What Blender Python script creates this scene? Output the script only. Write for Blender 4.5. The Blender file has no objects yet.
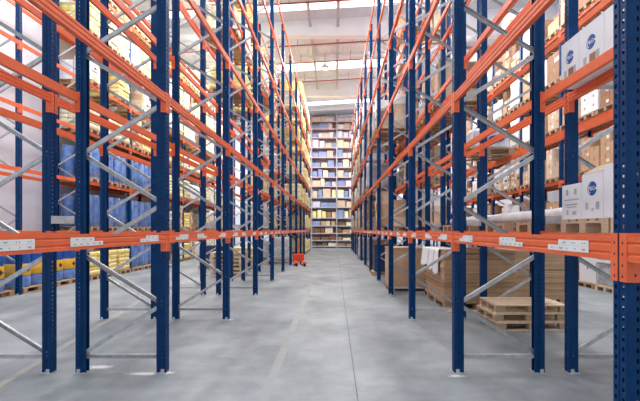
import bpy, bmesh, math, random
from mathutils import Vector, Matrix
PI = math.pi
SC = bpy.context.scene
COL = SC.collection

# ------------------------------------------------------------------ camera
EYE = 1.685
FPX, VX, VY = 401.0, 334.0, 229.6
cam_d = bpy.data.cameras.new('camera')
cam = bpy.data.objects.new('camera', cam_d); COL.objects.link(cam)
cam.location = (0, 0, EYE); cam.rotation_euler = (PI/2, 0, 0)
cam_d.sensor_width = 36.0; cam_d.lens = FPX/640*36
cam_d.shift_x = -(VX-320)/640; cam_d.shift_y = (VY-200.5)/640
cam_d.clip_start = 0.05; cam_d.clip_end = 200
SC.camera = cam

def seen(pts, mx=30, my=30):
    """True if the box around the points' projections touches the frame (plus a margin)"""
    xs, ys = [], []
    for p in pts:
        if p[1] < 0.4: continue
        xs.append(VX+p[0]*FPX/p[1]); ys.append(VY-(p[2]-EYE)*FPX/p[1])
    if not xs: return False
    return max(xs) > -mx and min(xs) < 640+mx and max(ys) > -my and min(ys) < 401+my

# ------------------------------------------------------------------ materials
def srgb(r, g, b):
    f = lambda c: c/12.92 if c <= 0.04045 else ((c+0.055)/1.055)**2.4
    return (f(r/255), f(g/255), f(b/255), 1)

def mat(name, rgb, rough=0.5, metal=0.0, var=0.12, scale=6.0, bump=0.0, bscale=40.0, objvar=0.0, rgb2=None, coat=0.0, stretch=(1, 1, 1), contrast=(0.35, 0.65)):
    m = bpy.data.materials.new(name); m.use_nodes = True
    nt = m.node_tree; n = nt.nodes; l = nt.links
    b = n['Principled BSDF']
    b.inputs['Roughness'].default_value = rough; b.inputs['Metallic'].default_value = metal
    b.inputs['Coat Weight'].default_value = coat
    tc = n.new('ShaderNodeTexCoord'); mp = n.new('ShaderNodeMapping'); l.new(tc.outputs['Object'], mp.inputs['Vector'])
    mp.inputs['Scale'].default_value = stretch
    no = n.new('ShaderNodeTexNoise'); no.inputs['Scale'].default_value = scale; no.inputs['Detail'].default_value = 6
    l.new(mp.outputs[0], no.inputs['Vector'])
    cr = n.new('ShaderNodeValToRGB'); l.new(no.outputs['Fac'], cr.inputs['Fac'])
    c = srgb(*rgb)
    c2 = srgb(*rgb2) if rgb2 else tuple(min(1, x*(1+var)) for x in c[:3])+(1,)
    c1 = c if rgb2 else tuple(x*(1-var) for x in c[:3])+(1,)
    cr.color_ramp.elements[0].position = contrast[0]; cr.color_ramp.elements[1].position = contrast[1]
    cr.color_ramp.elements[0].color = c1; cr.color_ramp.elements[1].color = c2
    out = cr.outputs['Color']
    if objvar:
        oi = n.new('ShaderNodeObjectInfo'); mr = n.new('ShaderNodeMapRange'); l.new(oi.outputs['Random'], mr.inputs['Value'])
        mr.inputs['To Min'].default_value = 1-objvar; mr.inputs['To Max'].default_value = 1+objvar
        hs = n.new('ShaderNodeHueSaturation'); l.new(out, hs.inputs['Color']); l.new(mr.outputs[0], hs.inputs['Value'])
        out = hs.outputs['Color']
    l.new(out, b.inputs['Base Color'])
    if bump:
        nb = n.new('ShaderNodeTexNoise'); nb.inputs['Scale'].default_value = bscale; l.new(mp.outputs[0], nb.inputs['Vector'])
        bu = n.new('ShaderNodeBump'); bu.inputs['Strength'].default_value = bump; bu.inputs['Distance'].default_value = 0.02
        l.new(nb.outputs['Fac'], bu.inputs['Height']); l.new(bu.outputs[0], b.inputs['Normal'])
    return m

def emit(name, rgb, s):
    m = bpy.data.materials.new(name); m.use_nodes = True
    nt = m.node_tree; n = nt.nodes; l = nt.links
    b = n['Principled BSDF']; b.inputs['Base Color'].default_value = srgb(*rgb)
    tc = n.new('ShaderNodeTexCoord'); no = n.new('ShaderNodeTexNoise'); no.inputs['Scale'].default_value = 0.7
    l.new(tc.outputs['Object'], no.inputs['Vector'])
    mr = n.new('ShaderNodeMapRange'); l.new(no.outputs['Fac'], mr.inputs['Value'])
    mr.inputs['To Min'].default_value = s*0.8; mr.inputs['To Max'].default_value = s*1.2
    b.inputs['Emission Color'].default_value = srgb(*rgb); l.new(mr.outputs[0], b.inputs['Emission Strength'])
    return m

M = {}
M['blue'] = mat('blue_paint', (0, 54, 102), 0.4, 0.0, 0.14, 9, 0.05, 60, 0.06)
M['blue'].node_tree.nodes['Principled BSDF'].inputs['Specular IOR Level'].default_value = 0.18
M['orange'] = mat('orange_paint', (240, 114, 72), 0.45, 0.0, 0.06, 7, 0.03, 50, 0.05)
M['orange'].node_tree.nodes['Principled BSDF'].inputs['Specular IOR Level'].default_value = 0.25
M['steel'] = mat('galvanised_steel', (188, 190, 193), 0.4, 0.3, 0.14, 14, 0.05, 90, 0.06)
M['hole'] = mat('dark_hole', (18, 18, 22), 0.8)
M['label'] = mat('white_label', (236, 236, 234), 0.5, 0, 0.03)
M['ink'] = mat('black_ink', (40, 42, 48), 0.6)
M['ink2'] = mat('dark_grey_ink', (104, 108, 116), 0.6)
M['greyink'] = mat('grey_ink', (182, 184, 190), 0.6)
M['kraft'] = mat('kraft_board', (196, 160, 126), 0.8, 0, 0.07, 5, 0.06, 120, 0.16)
M['kraft2'] = mat('pale_kraft_board', (214, 190, 164), 0.8, 0, 0.07, 5, 0.06, 120, 0.14)
M['kraft3'] = mat('brown_kraft_board', (156, 118, 90), 0.8, 0, 0.1, 5, 0.06, 120, 0.16)
M['tape'] = mat('packing_tape', (170, 128, 88), 0.3, 0, 0.05)
M['whitebox'] = mat('white_board', (238, 238, 240), 0.6, 0, 0.025, 4, 0.03, 60)
M['white_film'] = mat('white_film', (226, 228, 230), 0.3, 0, 0.08, 7, 0.5, 14, 0.07)
M['grey_film'] = mat('grey_film', (176, 180, 188), 0.28, 0, 0.2, 8, 0.5, 14, 0.1)
M['yellow'] = mat('yellow_sack', (230, 200, 88), 0.55, 0, 0.1, 9, 0.3, 16, 0.1, (240, 228, 172))
M['cream'] = mat('cream_sack', (226, 212, 158), 0.55, 0, 0.1, 6, 0.3, 16, 0.1, (240, 234, 212))
M['drumblue'] = mat('blue_plastic', (32, 84, 168), 0.35, 0, 0.12, 5, 0.15, 14, 0.12)
M['wrapblue'] = mat('wrapped_blue_plastic', (70, 116, 190), 0.3, 0, 0.1, 5, 0.3, 16, 0.12, (128, 160, 212))
M['band'] = mat('yellow_band', (240, 190, 50), 0.45, 0, 0.05)
M['emblem'] = mat('brown_emblem', (70, 50, 50), 0.6)
M['wood'] = mat('pine_wood', (230, 208, 178), 0.75, 0, 0.15, 5, 0.25, 40, 0.12, (202, 172, 138), stretch=(2, 14, 14))
M['wood2'] = mat('grey_pine_wood', (200, 170, 136), 0.8, 0, 0.15, 5, 0.2, 40, 0.12, (158, 128, 100), stretch=(14, 2, 14))
M['wooddark'] = mat('brown_wood', (120, 84, 60), 0.8, 0, 0.2, 6, 0.2, 40, 0.12)
M['paper'] = mat('white_paper', (244, 244, 244), 0.6, 0, 0.02)
M['logo'] = mat('blue_logo_print', (34, 84, 160), 0.5, 0, 0.06)
M['red'] = mat('red_pipe_paint', (170, 66, 64), 0.45, 0, 0.08)
M['truckred'] = mat('orange_red_paint', (226, 74, 36), 0.4, 0, 0.06)
M['rubber'] = mat('black_rubber', (30, 30, 32), 0.7, 0, 0.1)
M['girder'] = mat('white_girder_paint', (236, 241, 247), 0.55, 0, 0.03, 2)
M['lilac'] = mat('lilac_haze_tint', (206, 200, 214), 0.4, 0, 0.08, 6, 0.3, 14, 0.08)  # pale lilac puts the far-end haze into the colour of the goods
M['shelf'] = mat('pink_haze_tint', (204, 166, 168), 0.5, 0, 0.08)  # pinkish tone paints the haze onto the upper end shelves
M['shelfgrey'] = mat('grey_shelf_paint', (170, 172, 180), 0.5, 0, 0.08)
M['darkgoods'] = mat('dark_blue_goods', (40, 54, 92), 0.6, 0, 0.2, 6, 0.2, 20, 0.2)
M['duskblue'] = mat('hazed_blue_board', (132, 146, 186), 0.6, 0, 0.08, 5, 0, 1, 0.1)  # blue paled so the end goods carry the haze in their colour
M['lampshade'] = mat('white_enamel', (235, 235, 235), 0.3)
M['glow'] = emit('lamp_glow', (255, 250, 240), 14)
M['skylight'] = emit('skylight_daylight', (250, 252, 255), 2.4)

def floor_mat():
    m = bpy.data.materials.new('polished_concrete'); m.use_nodes = True
    nt = m.node_tree; n = nt.nodes; l = nt.links; b = n['Principled BSDF']
    tc = n.new('ShaderNodeTexCoord')
    def noise(scale, st, det=8, rough=0.6):
        mp = n.new('ShaderNodeMapping'); mp.inputs['Scale'].default_value = st; l.new(tc.outputs['Object'], mp.inputs['Vector'])
        t = n.new('ShaderNodeTexNoise'); t.inputs['Scale'].default_value = scale; t.inputs['Detail'].default_value = det; t.inputs['Roughness'].default_value = rough
        l.new(mp.outputs[0], t.inputs['Vector']); return t
    a = noise(0.9, (1, 0.7, 1)); c = noise(3.0, (0.6, 1.8, 1)); d = noise(26, (1, 1, 1), 4)
    cr = n.new('ShaderNodeValToRGB'); l.new(a.outputs['Fac'], cr.inputs['Fac'])
    cr.color_ramp.elements[0].position = 0.32; cr.color_ramp.elements[1].position = 0.68
    cr.color_ramp.elements[0].color = srgb(112, 119, 123); cr.color_ramp.elements[1].color = srgb(163, 168, 171)
    cr2 = n.new('ShaderNodeValToRGB'); l.new(c.outputs['Fac'], cr2.inputs['Fac'])
    cr2.color_ramp.elements[0].position = 0.3; cr2.color_ramp.elements[1].position = 0.62
    cr2.color_ramp.elements[0].color = (0.78, 0.79, 0.8, 1); cr2.color_ramp.elements[1].color = (1, 1, 1, 1)
    mx = n.new('ShaderNodeMix'); mx.data_type = 'RGBA'; mx.blend_type = 'MULTIPLY'; mx.inputs[0].default_value = 0.8
    l.new(cr.outputs[0], mx.inputs[6]); l.new(cr2.outputs[0], mx.inputs[7])
    # white mortar dust around some of the rack feet
    geo = n.new('ShaderNodeNewGeometry'); last = mx.outputs[2]
    for (px, py, rx, ry) in ((-2.2, 4.69, .2, .05), (-2.87, 4.92, .15, .07), (1.42, 4.62, .1, .04), (-2.0, 7.5, .12, .06), (-1.98, 4.72, .1, .05)):
        vm = n.new('ShaderNodeVectorMath'); vm.operation = 'SUBTRACT'; l.new(geo.outputs['Position'], vm.inputs[0]); vm.inputs[1].default_value = (px, py, 0)
        vs = n.new('ShaderNodeVectorMath'); vs.operation = 'MULTIPLY'; l.new(vm.outputs[0], vs.inputs[0]); vs.inputs[1].default_value = (1/rx, 1/ry, 0)
        le = n.new('ShaderNodeVectorMath'); le.operation = 'LENGTH'; l.new(vs.outputs[0], le.inputs[0])
        ad = n.new('ShaderNodeMath'); ad.operation = 'MULTIPLY_ADD'; l.new(d.outputs['Fac'], ad.inputs[0]); ad.inputs[1].default_value = 1.6; l.new(le.outputs['Value'], ad.inputs[2])
        mr = n.new('ShaderNodeMapRange'); l.new(ad.outputs[0], mr.inputs['Value'])
        mr.inputs['From Min'].default_value = 1.25; mr.inputs['From Max'].default_value = 2.0; mr.inputs['To Min'].default_value = 0.75; mr.inputs['To Max'].default_value = 0
        mm = n.new('ShaderNodeMix'); mm.data_type = 'RGBA'; l.new(mr.outputs[0], mm.inputs[0]); l.new(last, mm.inputs[6]); mm.inputs[7].default_value = srgb(240, 240, 238)
        last = mm.outputs[2]
    l.new(last, b.inputs['Base Color'])
    rr = n.new('ShaderNodeMapRange'); l.new(c.outputs['Fac'], rr.inputs['Value']); rr.inputs['To Min'].default_value = 0.34; rr.inputs['To Max'].default_value = 0.6
    l.new(rr.outputs[0], b.inputs['Roughness'])
    bu = n.new('ShaderNodeBump'); bu.inputs['Strength'].default_value = 0.05; bu.inputs['Distance'].default_value = 0.01
    l.new(d.outputs['Fac'], bu.inputs['Height']); l.new(bu.outputs[0], b.inputs['Normal'])
    return m
M['floor'] = floor_mat()

def worn_line(name, rgb, amount):
    """worn floor paint: the paint colour shows only in patches over the concrete tone"""
    return mat(name, (146, 151, 154), 0.55, 0, 0, 3, 0, 1, 0, rgb, contrast=(0.5-amount, 0.9-amount))
M['yline'] = worn_line('worn_yellow_paint', (178, 156, 104), 0.08)
M['yline2'] = worn_line('faded_yellow_paint', (150, 142, 116), 0.06)
M['joint'] = mat('dark_joint', (112, 114, 118), 0.8)

def sheet_mat(name, rgb, wave_axis, scale):
    m = mat(name, rgb, 0.5, 0, 0.03, 1.2)
    nt = m.node_tree; n = nt.nodes; l = nt.links
    tc = n.new('ShaderNodeTexCoord'); w = n.new('ShaderNodeTexWave'); w.bands_direction = wave_axis; w.inputs['Scale'].default_value = scale
    l.new(tc.outputs['Object'], w.inputs['Vector'])
    bu = n.new('ShaderNodeBump'); bu.inputs['Strength'].default_value = 0.25; bu.inputs['Distance'].default_value = 0.03
    l.new(w.outputs['Fac'], bu.inputs['Height']); l.new(bu.outputs[0], n['Principled BSDF'].inputs['Normal'])
    return m
M['wall'] = sheet_mat('white_wall_cladding', (232, 236, 244), 'Y', 0.6)
M['roof'] = sheet_mat('grey_roof_sheet', (218, 225, 235), 'X', 1.3)

# ------------------------------------------------------------------ mesh helpers
class MB:
    """collects shapes into one mesh"""
    def __init__(self): self.bm = bmesh.new(); self.mats = []
    def mi(self, k):
        if k not in self.mats: self.mats.append(k)
        return self.mats.index(k)
    def _set(self, faces, k):
        i = self.mi(k)
        for f in faces: f.material_index = i
    def box(self, x0, x1, y0, y1, z0, z1, k, mtx=None, bev=0.0):
        vs = [self.bm.verts.new(p) for p in ((x0,y0,z0),(x1,y0,z0),(x1,y1,z0),(x0,y1,z0),(x0,y0,z1),(x1,y0,z1),(x1,y1,z1),(x0,y1,z1))]
        fs = [self.bm.faces.new([vs[i] for i in q]) for q in ((0,3,2,1),(4,5,6,7),(0,1,5,4),(1,2,6,5),(2,3,7,6),(3,0,4,7))]
        self._set(fs, k)
        if bev:
            es = list({e for f in fs for e in f.edges})
            r = bmesh.ops.bevel(self.bm, geom=es, offset=bev, segments=2, profile=0.6, affect='EDGES')
            self._set(r['faces'], k)
            vs = list({v for f in r['faces'] for v in f.verts} | {v for v in vs if v.is_valid})
        if mtx is not None: bmesh.ops.transform(self.bm, matrix=mtx, verts=[v for v in vs if v.is_valid])
        return self
    def prism(self, pts, axis, a, b, k, closed=True):
        """extrude a 2D outline along an axis. axis 1: pts are (x,z); axis 2: pts are (x,y); axis 0: pts are (y,z)"""
        mk = {0: lambda p, t: (t, p[0], p[1]), 1: lambda p, t: (p[0], t, p[1]), 2: lambda p, t: (p[0], p[1], t)}[axis]
        A = [self.bm.verts.new(mk(p, a)) for p in pts]; B = [self.bm.verts.new(mk(p, b)) for p in pts]
        n = len(pts); fs = []
        for i in range(n if closed else n-1):
            j = (i+1) % n; fs.append(self.bm.faces.new((A[i], A[j], B[j], B[i])))
        if closed:
            fs.append(self.bm.faces.new(A[::-1])); fs.append(self.bm.faces.new(B))
        self._set(fs, k); return self
    def lathe(self, prof, k, seg=20, c=(0, 0, 0), mtx=None):
        rings = []; vs_all = []
        for r, z in prof:
            ring = [self.bm.verts.new((c[0]+r*math.cos(2*PI*i/seg), c[1]+r*math.sin(2*PI*i/seg), c[2]+z)) for i in range(seg)]
            rings.append(ring); vs_all += ring
        fs = []
        for a, b in zip(rings, rings[1:]):
            for i in range(seg):
                j = (i+1) % seg; fs.append(self.bm.faces.new((a[i], a[j], b[j], b[i])))
        fs.append(self.bm.faces.new(rings[0][::-1])); fs.append(self.bm.faces.new(rings[-1]))
        self._set(fs, k)
        if mtx is not None: bmesh.ops.transform(self.bm, matrix=mtx, verts=vs_all)
        return self
    def tube(self, pts, r, k, seg=8):
        rings = []
        for i, p in enumerate(pts):
            p = Vector(p); d = (Vector(pts[min(i+1, len(pts)-1)])-Vector(pts[max(i-1, 0)])).normalized()
            q = d.to_track_quat('Z', 'Y')
            rings.append([self.bm.verts.new(p+q @ Vector((r*math.cos(2*PI*j/seg), r*math.sin(2*PI*j/seg), 0))) for j in range(seg)])
        fs = []
        for a, b in zip(rings, rings[1:]):
            for i in range(seg):
                j = (i+1) % seg; fs.append(self.bm.faces.new((a[i], a[j], b[j], b[i])))
        fs.append(self.bm.faces.new(rings[0][::-1])); fs.append(self.bm.faces.new(rings[-1]))
        self._set(fs, k); return self
    def mesh(self, name, smooth=False):
        bmesh.ops.recalc_face_normals(self.bm, faces=self.bm.faces[:])
        me = bpy.data.meshes.new(name); self.bm.to_mesh(me); self.bm.free()
        for k in self.mats: me.materials.append(M[k])
        if smooth:
            for p in me.polygons: p.use_smooth = True
        return me

def put(name, me, parent=None, loc=(0, 0, 0), rot=(0, 0, 0), scale=None):
    o = bpy.data.objects.new(name, me); COL.objects.link(o)
    if parent is not None: o.parent = parent
    o.location = loc; o.rotation_euler = rot
    if scale is not None: o.scale = scale
    return o
def tag(o, label, cat, group=None, kind=None):
    o['label'] = label; o['category'] = cat
    if group: o['group'] = group
    if kind: o['kind'] = kind
    return o
def thing(name, label, cat, loc, rz=0, group=None):
    o = put(name, None, None, loc, (0, 0, rz)); o.empty_display_size = 0.1
    return tag(o, label, cat, group)
def struct(name, me, loc=(0, 0, 0), rot=(0, 0, 0)):
    o = put(name, me, None, loc, rot); o['kind'] = 'structure'; return o
ORD = ['zeroth', 'first', 'second', 'third', 'fourth', 'fifth', 'sixth', 'seventh', 'eighth', 'ninth', 'tenth', 'eleventh', 'twelfth', 'thirteenth', 'fourteenth', 'fifteenth', 'sixteenth', 'seventeenth', 'eighteenth', 'nineteenth', 'twentieth', '21st', '22nd', '23rd', '24th', '25th', '26th', '27th', '28th', '29th', '30th', '31st', '32nd', '33rd', '34th', '35th', '36th']
CARD = ['ground', 'one', 'two', 'three', 'four', 'five', 'six']
MESH = {}
def cached(key, fn):
    if key not in MESH: MESH[key] = fn()
    return MESH[key]

# ------------------------------------------------------------------ building shell
ZR = 12.45                                       # roof height over the aisle
SLOPE = 0.06
b = MB(); b.box(-11, 13, -4, 40, -0.1, 0, 'floor'); struct('floor', b.mesh('floor'))
b = MB(); b.box(-9.75, -9.55, -4, 38.6, 0, 12.5, 'wall'); struct('wall_left', b.mesh('wall_left'))
b = MB(); b.box(11.3, 11.5, -4, 38.6, 0, 13.6, 'wall'); struct('wall_right', b.mesh('wall_right'))
b = MB(); b.box(-9.75, 11.5, 38.4, 38.6, 0, 13.6, 'wall'); struct('wall_far', b.mesh('wall_far'))
def roof_strip(name, y0, y1, k, th=0.08, kind='structure', x0=-9.9, x1=11.6):
    b = MB(); b.prism([(x0, ZR+SLOPE*x0), (x1, ZR+SLOPE*x1), (x1, ZR+SLOPE*x1+th), (x0, ZR+SLOPE*x0+th)], 1, y0, y1, k)
    return struct(name, b.mesh(name))
SKY = [(4.5, 6.0), (11.0, 12.6), (18.95, 19.5), (25.6, 26.9), (33.5, 34.4)]
edges = [-4.0]+[v for s in SKY for v in s]+[38.6]
for i in range(0, len(edges), 2):
    roof_strip('ceiling', edges[i], edges[i+1], 'roof')
for i, (a, c) in enumerate(SKY): roof_strip('window_%d' % (i+1), a, c, 'skylight', 0.05)
for y in (2.2, 11.35-.0, 20.5, 29.7, 37.9):
    if y == 11.35: y = 10.3
    b = MB()
    x0, x1, zb = -9.6, 11.35, 11.62
    b.prism([(x0, zb), (x1, zb), (x1, ZR+SLOPE*x1), (x0, ZR+SLOPE*x0)], 1, y-0.06, y+0.06, 'girder')
    b.box(x0, x1, y-0.2, y+0.2, zb-0.1, zb, 'girder')
    struct('ceiling_girder', b.mesh('ceiling_girder'))
# purlins under the roof (run across the hall) and two long trunking runs
for y in (13.9, 16.3, 17.4, 21.9, 23.2, 24.6, 28.2, 31.0, 35.5):
    b = MB(); b.prism([(-9.6, ZR-SLOPE*9.6-0.16), (11.3, ZR+SLOPE*11.3-0.16), (11.3, ZR+SLOPE*11.3), (-9.6, ZR-SLOPE*9.6)], 1, y-0.03, y+0.03, 'girder')
    struct('ceiling_purlin', b.mesh('ceiling_purlin'))
for i, (x, nm) in enumerate(((-1.2, 'left'), (0.2, 'right'))):
    b = MB(); b.box(x-0.07, x+0.07, 12, 29.5, 12.02, 12.1, 'steel')
    for y in range(13, 30, 2): b.box(x-0.015, x+0.015, y-0.015, y+0.015, 12.1, ZR+SLOPE*x+0.02, 'steel')
    o = put('cable_tray', b.mesh('cable_tray'))
    tag(o, 'grey cable tray under the roof, %s one of the two above the aisle' % nm, 'cable tray', 'cable trays under the roof')
PIPES = ((17.9, 'nearest the camera'), (22.0, 'second from the camera'), (24.3, 'just before the far bright skylight strip'), (27.4, 'behind the far bright skylight strip'))
for y, w in PIPES:
    b = MB(); b.tube([(-9.4, y, 11.9-SLOPE*9.4), (11.2, y, 11.9+SLOPE*11.2)], 0.035, 'red', 8)
    for x in (-8, -5, -2, 1, 4, 7, 10):
        b.box(x-0.01, x+0.01, y-0.01, y+0.01, 11.95+SLOPE*x, ZR+SLOPE*x+0.01, 'red')
    o = put('sprinkler_pipe', b.mesh('sprinkler_pipe'))
    tag(o, 'thin red sprinkler pipe crossing under the roof, %s' % w, 'pipe', 'sprinkler pipes under the roof')
# bell lamps hung from the roof
def bell(): return MB().lathe([(0.05, 0.42), (0.07, 0.3), (0.2, 0.22), (0.27, 0.02), (0.25, 0.02), (0.18, 0.2), (0.05, 0.28)], 'lampshade', 20).mesh('shade', True)
def bulb(): return MB().lathe([(0.03, 0.26), (0.09, 0.16), (0.1, 0.08), (0.05, 0.03)], 'glow', 14).mesh('bulb', True)
def cord(): return MB().tube([(0, 0, 0.4), (0, 0, 0.97)], 0.012, 'ink', 6).mesh('cord')
for i, (x, y, where) in enumerate(((-0.55, 24.5, 'above the aisle, in front of the far bright skylight strip'),)):
    z = ZR+SLOPE*x-0.97
    t = thing('pendant_lamp', 'white bell-shaped pendant lamp hanging %s' % where, 'lamp', (x, y, z))
    put('lamp_shade', cached('bell', bell), t); put('bulb', cached('bulb', bulb), t); put('cord', cached('cord', cord), t)

# floor paint and joint
def strip(name, p, q, w, k, z=0.0015):
    p = Vector(p); q = Vector(q); d = (q-p).normalized(); n = Vector((-d.y, d.x))*w/2
    b = MB(); vs = [b.bm.verts.new((v.x, v.y, zz)) for zz in (0.0002, z) for v in (p-n, q-n, q+n, p+n)]
    for qd in ((0,3,2,1),(4,5,6,7),(0,1,5,4),(1,2,6,5),(2,3,7,6),(3,0,4,7)): b.bm.faces.new([vs[i] for i in qd])
    b.mi(k); return b.mesh(name)
struct('floor_marking_line', strip('floor_line', (-3.4, 3.2), (-4.75, 10.3), 0.1, 'yline'))
struct('floor_marking_line', strip('floor_line', (-0.71, 1.5), (-0.70, 12.5), 0.11, 'yline2'))
struct('floor_joint_line', strip('floor_joint', (0.235, 1.2), (0.25, 36), 0.012, 'joint'))

# ------------------------------------------------------------------ pallet rack meshes
H = 9.85
LEV = [1.65+1.63*i for i in range(6)]
DEP = 1.065
def post_mesh(detail):
    """open steel section: web on the outer face (x = 0), flanges running inwards; with perforations when detailed"""
    b = MB(); bm = b.bm
    prof = [(0.118, -0.028), (0.118, -0.036), (0.076, -0.036), (0.070, -0.05), (0.012, -0.05), (0.0, -0.044), (0.0, -0.008), (0.006, 0.0), (0.0, 0.008), (0.0, 0.044), (0.012, 0.05), (0.070, 0.05), (0.076, 0.036), (0.118, 0.036), (0.118, 0.028)]
    if not detail:
        b.prism(prof, 2, 0, H, 'blue', closed=False)
    else:
        # columns of the unrolled section; a True column carries a hole in every second row
        cols = []
        def add(p, q, cuts=None):
            if not cuts: cols.append((p, q, False)); return
            last = 0.0; P, Q = Vector(p), Vector(q)
            for (s0, s1) in cuts:
                cols.append((P.lerp(Q, last)[:], P.lerp(Q, s0)[:], False)); cols.append((P.lerp(Q, s0)[:], P.lerp(Q, s1)[:], True)); last = s1
            cols.append((P.lerp(Q, last)[:], Q[:], False))
        for p, q in zip(prof, prof[1:]):
            if abs(p[0]) < 1e-6 and abs(q[0]) < 1e-6: add(p, q, [(0.3, 0.7)])
            elif abs(abs(p[1])-0.05) < 1e-6 and abs(abs(q[1])-0.05) < 1e-6: add(p, q, [(0.6, 0.82)] if p[0] < q[0] else [(0.18, 0.4)])
            else: add(p, q)
        zs = [0.0]; z = 0.04
        while z+0.024 < H: zs += [z, z+0.022]; z += 0.05
        zs.append(H)
        grid = {}
        def V(p, z):
            key = (round(p[0], 5), round(p[1], 5), round(z, 5))
            if key not in grid: grid[key] = bm.verts.new(key)
            return grid[key]
        for p, q, hole in cols:
            if not hole:
                # one face per row keeps the grid matched
                for a, c in zip(zs, zs[1:]): bm.faces.new((V(p, a), V(q, a), V(q, c), V(p, c)))
            else:
                for i, (a, c) in enumerate(zip(zs, zs[1:])):
                    if i % 2 == 0: bm.faces.new((V(p, a), V(q, a), V(q, c), V(p, c)))
        b.mi('blue')
    bmesh.ops.recalc_face_normals(bm, faces=bm.faces[:])
    bmesh.ops.solidify(bm, geom=bm.faces[:], thickness=0.0025)
    return b.mesh('post')
def foot_mesh():
    b = MB(); b.box(-0.004, 0.125, -0.085, 0.085, 0, 0.006, 'steel')
    b.box(0.02, 0.06, -0.056, -0.0515, 0.006, 0.05, 'steel'); b.box(0.02, 0.06, 0.0515, 0.056, 0.006, 0.05, 'steel')
    for y in (-0.07, 0.07): b.lathe([(0.009, 0.006), (0.009, 0.016), (0.005, 0.024)], 'steel', 8, (0.06, y, 0))
    return b.mesh('foot_plate')
def channel_mesh(L, w=0.046, d=0.034):
    """C channel along x, its back turned to -y"""
    b = MB(); t = 0.0025
    pts = [(-d/2, -w/2), (d/2, -w/2), (d/2, -w/2+t), (-d/2+t, -w/2+t), (-d/2+t, w/2-t), (d/2, w/2-t), (d/2, w/2), (-d/2, w/2)]
    b.prism(pts, 0, -L/2, L/2, 'steel'); return b.mesh('brace')
DZ = 0.593
U0, U1 = 0.055, DEP-0.055
DL = math.hypot(U1-U0, DZ)
ANG = math.atan2(DZ, U1-U0)
NDIAG = 15
def bracing_far():
    b = MB()
    for i in range(NDIAG):
        z0 = 0.21+i*DZ; s = 1 if i % 2 else -1
        m = Matrix.Translation((DEP/2, 0, z0+DZ/2)) @ Matrix.Rotation(-s*ANG, 4, 'Y')
        b.box(-DL/2, DL/2, -0.013, 0.013, -0.024, 0.024, 'steel', m)
    b.box(0.05, DEP-0.05, -0.013, 0.013, 0.165, 0.213, 'steel'); b.box(0.05, DEP-0.05, -0.013, 0.013, 0.186+NDIAG*DZ, 0.234+NDIAG*DZ, 'steel')
    return b.mesh('bracing')
def bprof(h):
    g = [(0, 0), (0, -0.2*h), (0.006, -0.24*h), (0.006, -0.31*h), (0, -0.35*h), (0, -0.63*h), (0.006, -0.67*h), (0.006, -0.74*h), (0, -0.78*h), (0, -h), (0.042, -h), (0.042, 0)]
    return g
def beam_mesh(p, h):
    return MB().prism(bprof(h), 1, -(p-0.11)/2, (p-0.11)/2, 'orange').mesh('beam')
def conn(s):
    b = MB()
    y = lambda a, c: (min(s*a, s*c), max(s*a, s*c))
    b.box(-0.003, 0.062, *y(-0.056, -0.0512), -0.22, 0.018, 'orange'); b.box(-0.003, 0.0015, *y(-0.0512, -0.007), -0.22, 0.018, 'orange')
    for z in (-0.03, -0.085, -0.14, -0.195): b.box(-0.0036, -0.0028, *y(-0.032, -0.024), z-0.006, z+0.006, 'hole')
    for z in (-0.005, -0.185): b.box(0.036, 0.044, *y(-0.0567, -0.0559), z-0.006, z+0.006, 'hole')
    return b
def conn_mesh(s): return conn(s).mesh('connector')
def beam_far(p, h):
    b = MB(); b.prism(bprof(h), 1, -(p-0.11)/2, (p-0.11)/2, 'orange')
    for s, y0 in ((1, p/2), (-1, -p/2)):
        for (xa, xb, ya, yb) in ((-0.003, 0.062, -0.056, -0.0512), (-0.003, 0.0015, -0.0512, -0.007)):
            yy = sorted((y0+s*ya, y0+s*yb)); b.box(xa, xb, yy[0], yy[1], -0.22, 0.018, 'orange')
    return b.mesh('beam')
def sticker_mesh(v, ink=True):
    b = MB(); rnd = random.Random(v)
    x = -0.0012
    w = 0.42; w2 = 0.3
    b.box(x, 0.0006, -w/2, w/2, -0.034, 0.0, 'label'); b.box(x, 0.0006, (w/2-w2) if v % 2 else -w/2, w/2 if v % 2 else (-w/2+w2), 0.001, 0.034, 'label')
    if ink:
        for (z0, z1, a, c) in ((-0.026, -0.011, -w/2, w/2), (0.010, 0.024, (w/2-w2) if v % 2 else -w/2, w/2 if v % 2 else (-w/2+w2))):
            y = a+0.03
            while y < c-0.05:
                for q in range(3):
                    if rnd.random() < 0.85: b.box(x-0.0006, x, y+q*0.011, y+q*0.011+0.006, z0+.003, z1-.003, 'ink2')
                y += 0.036+rnd.choice((0.03, 0.045, 0.06))
    return b.mesh('label_sticker')

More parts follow.
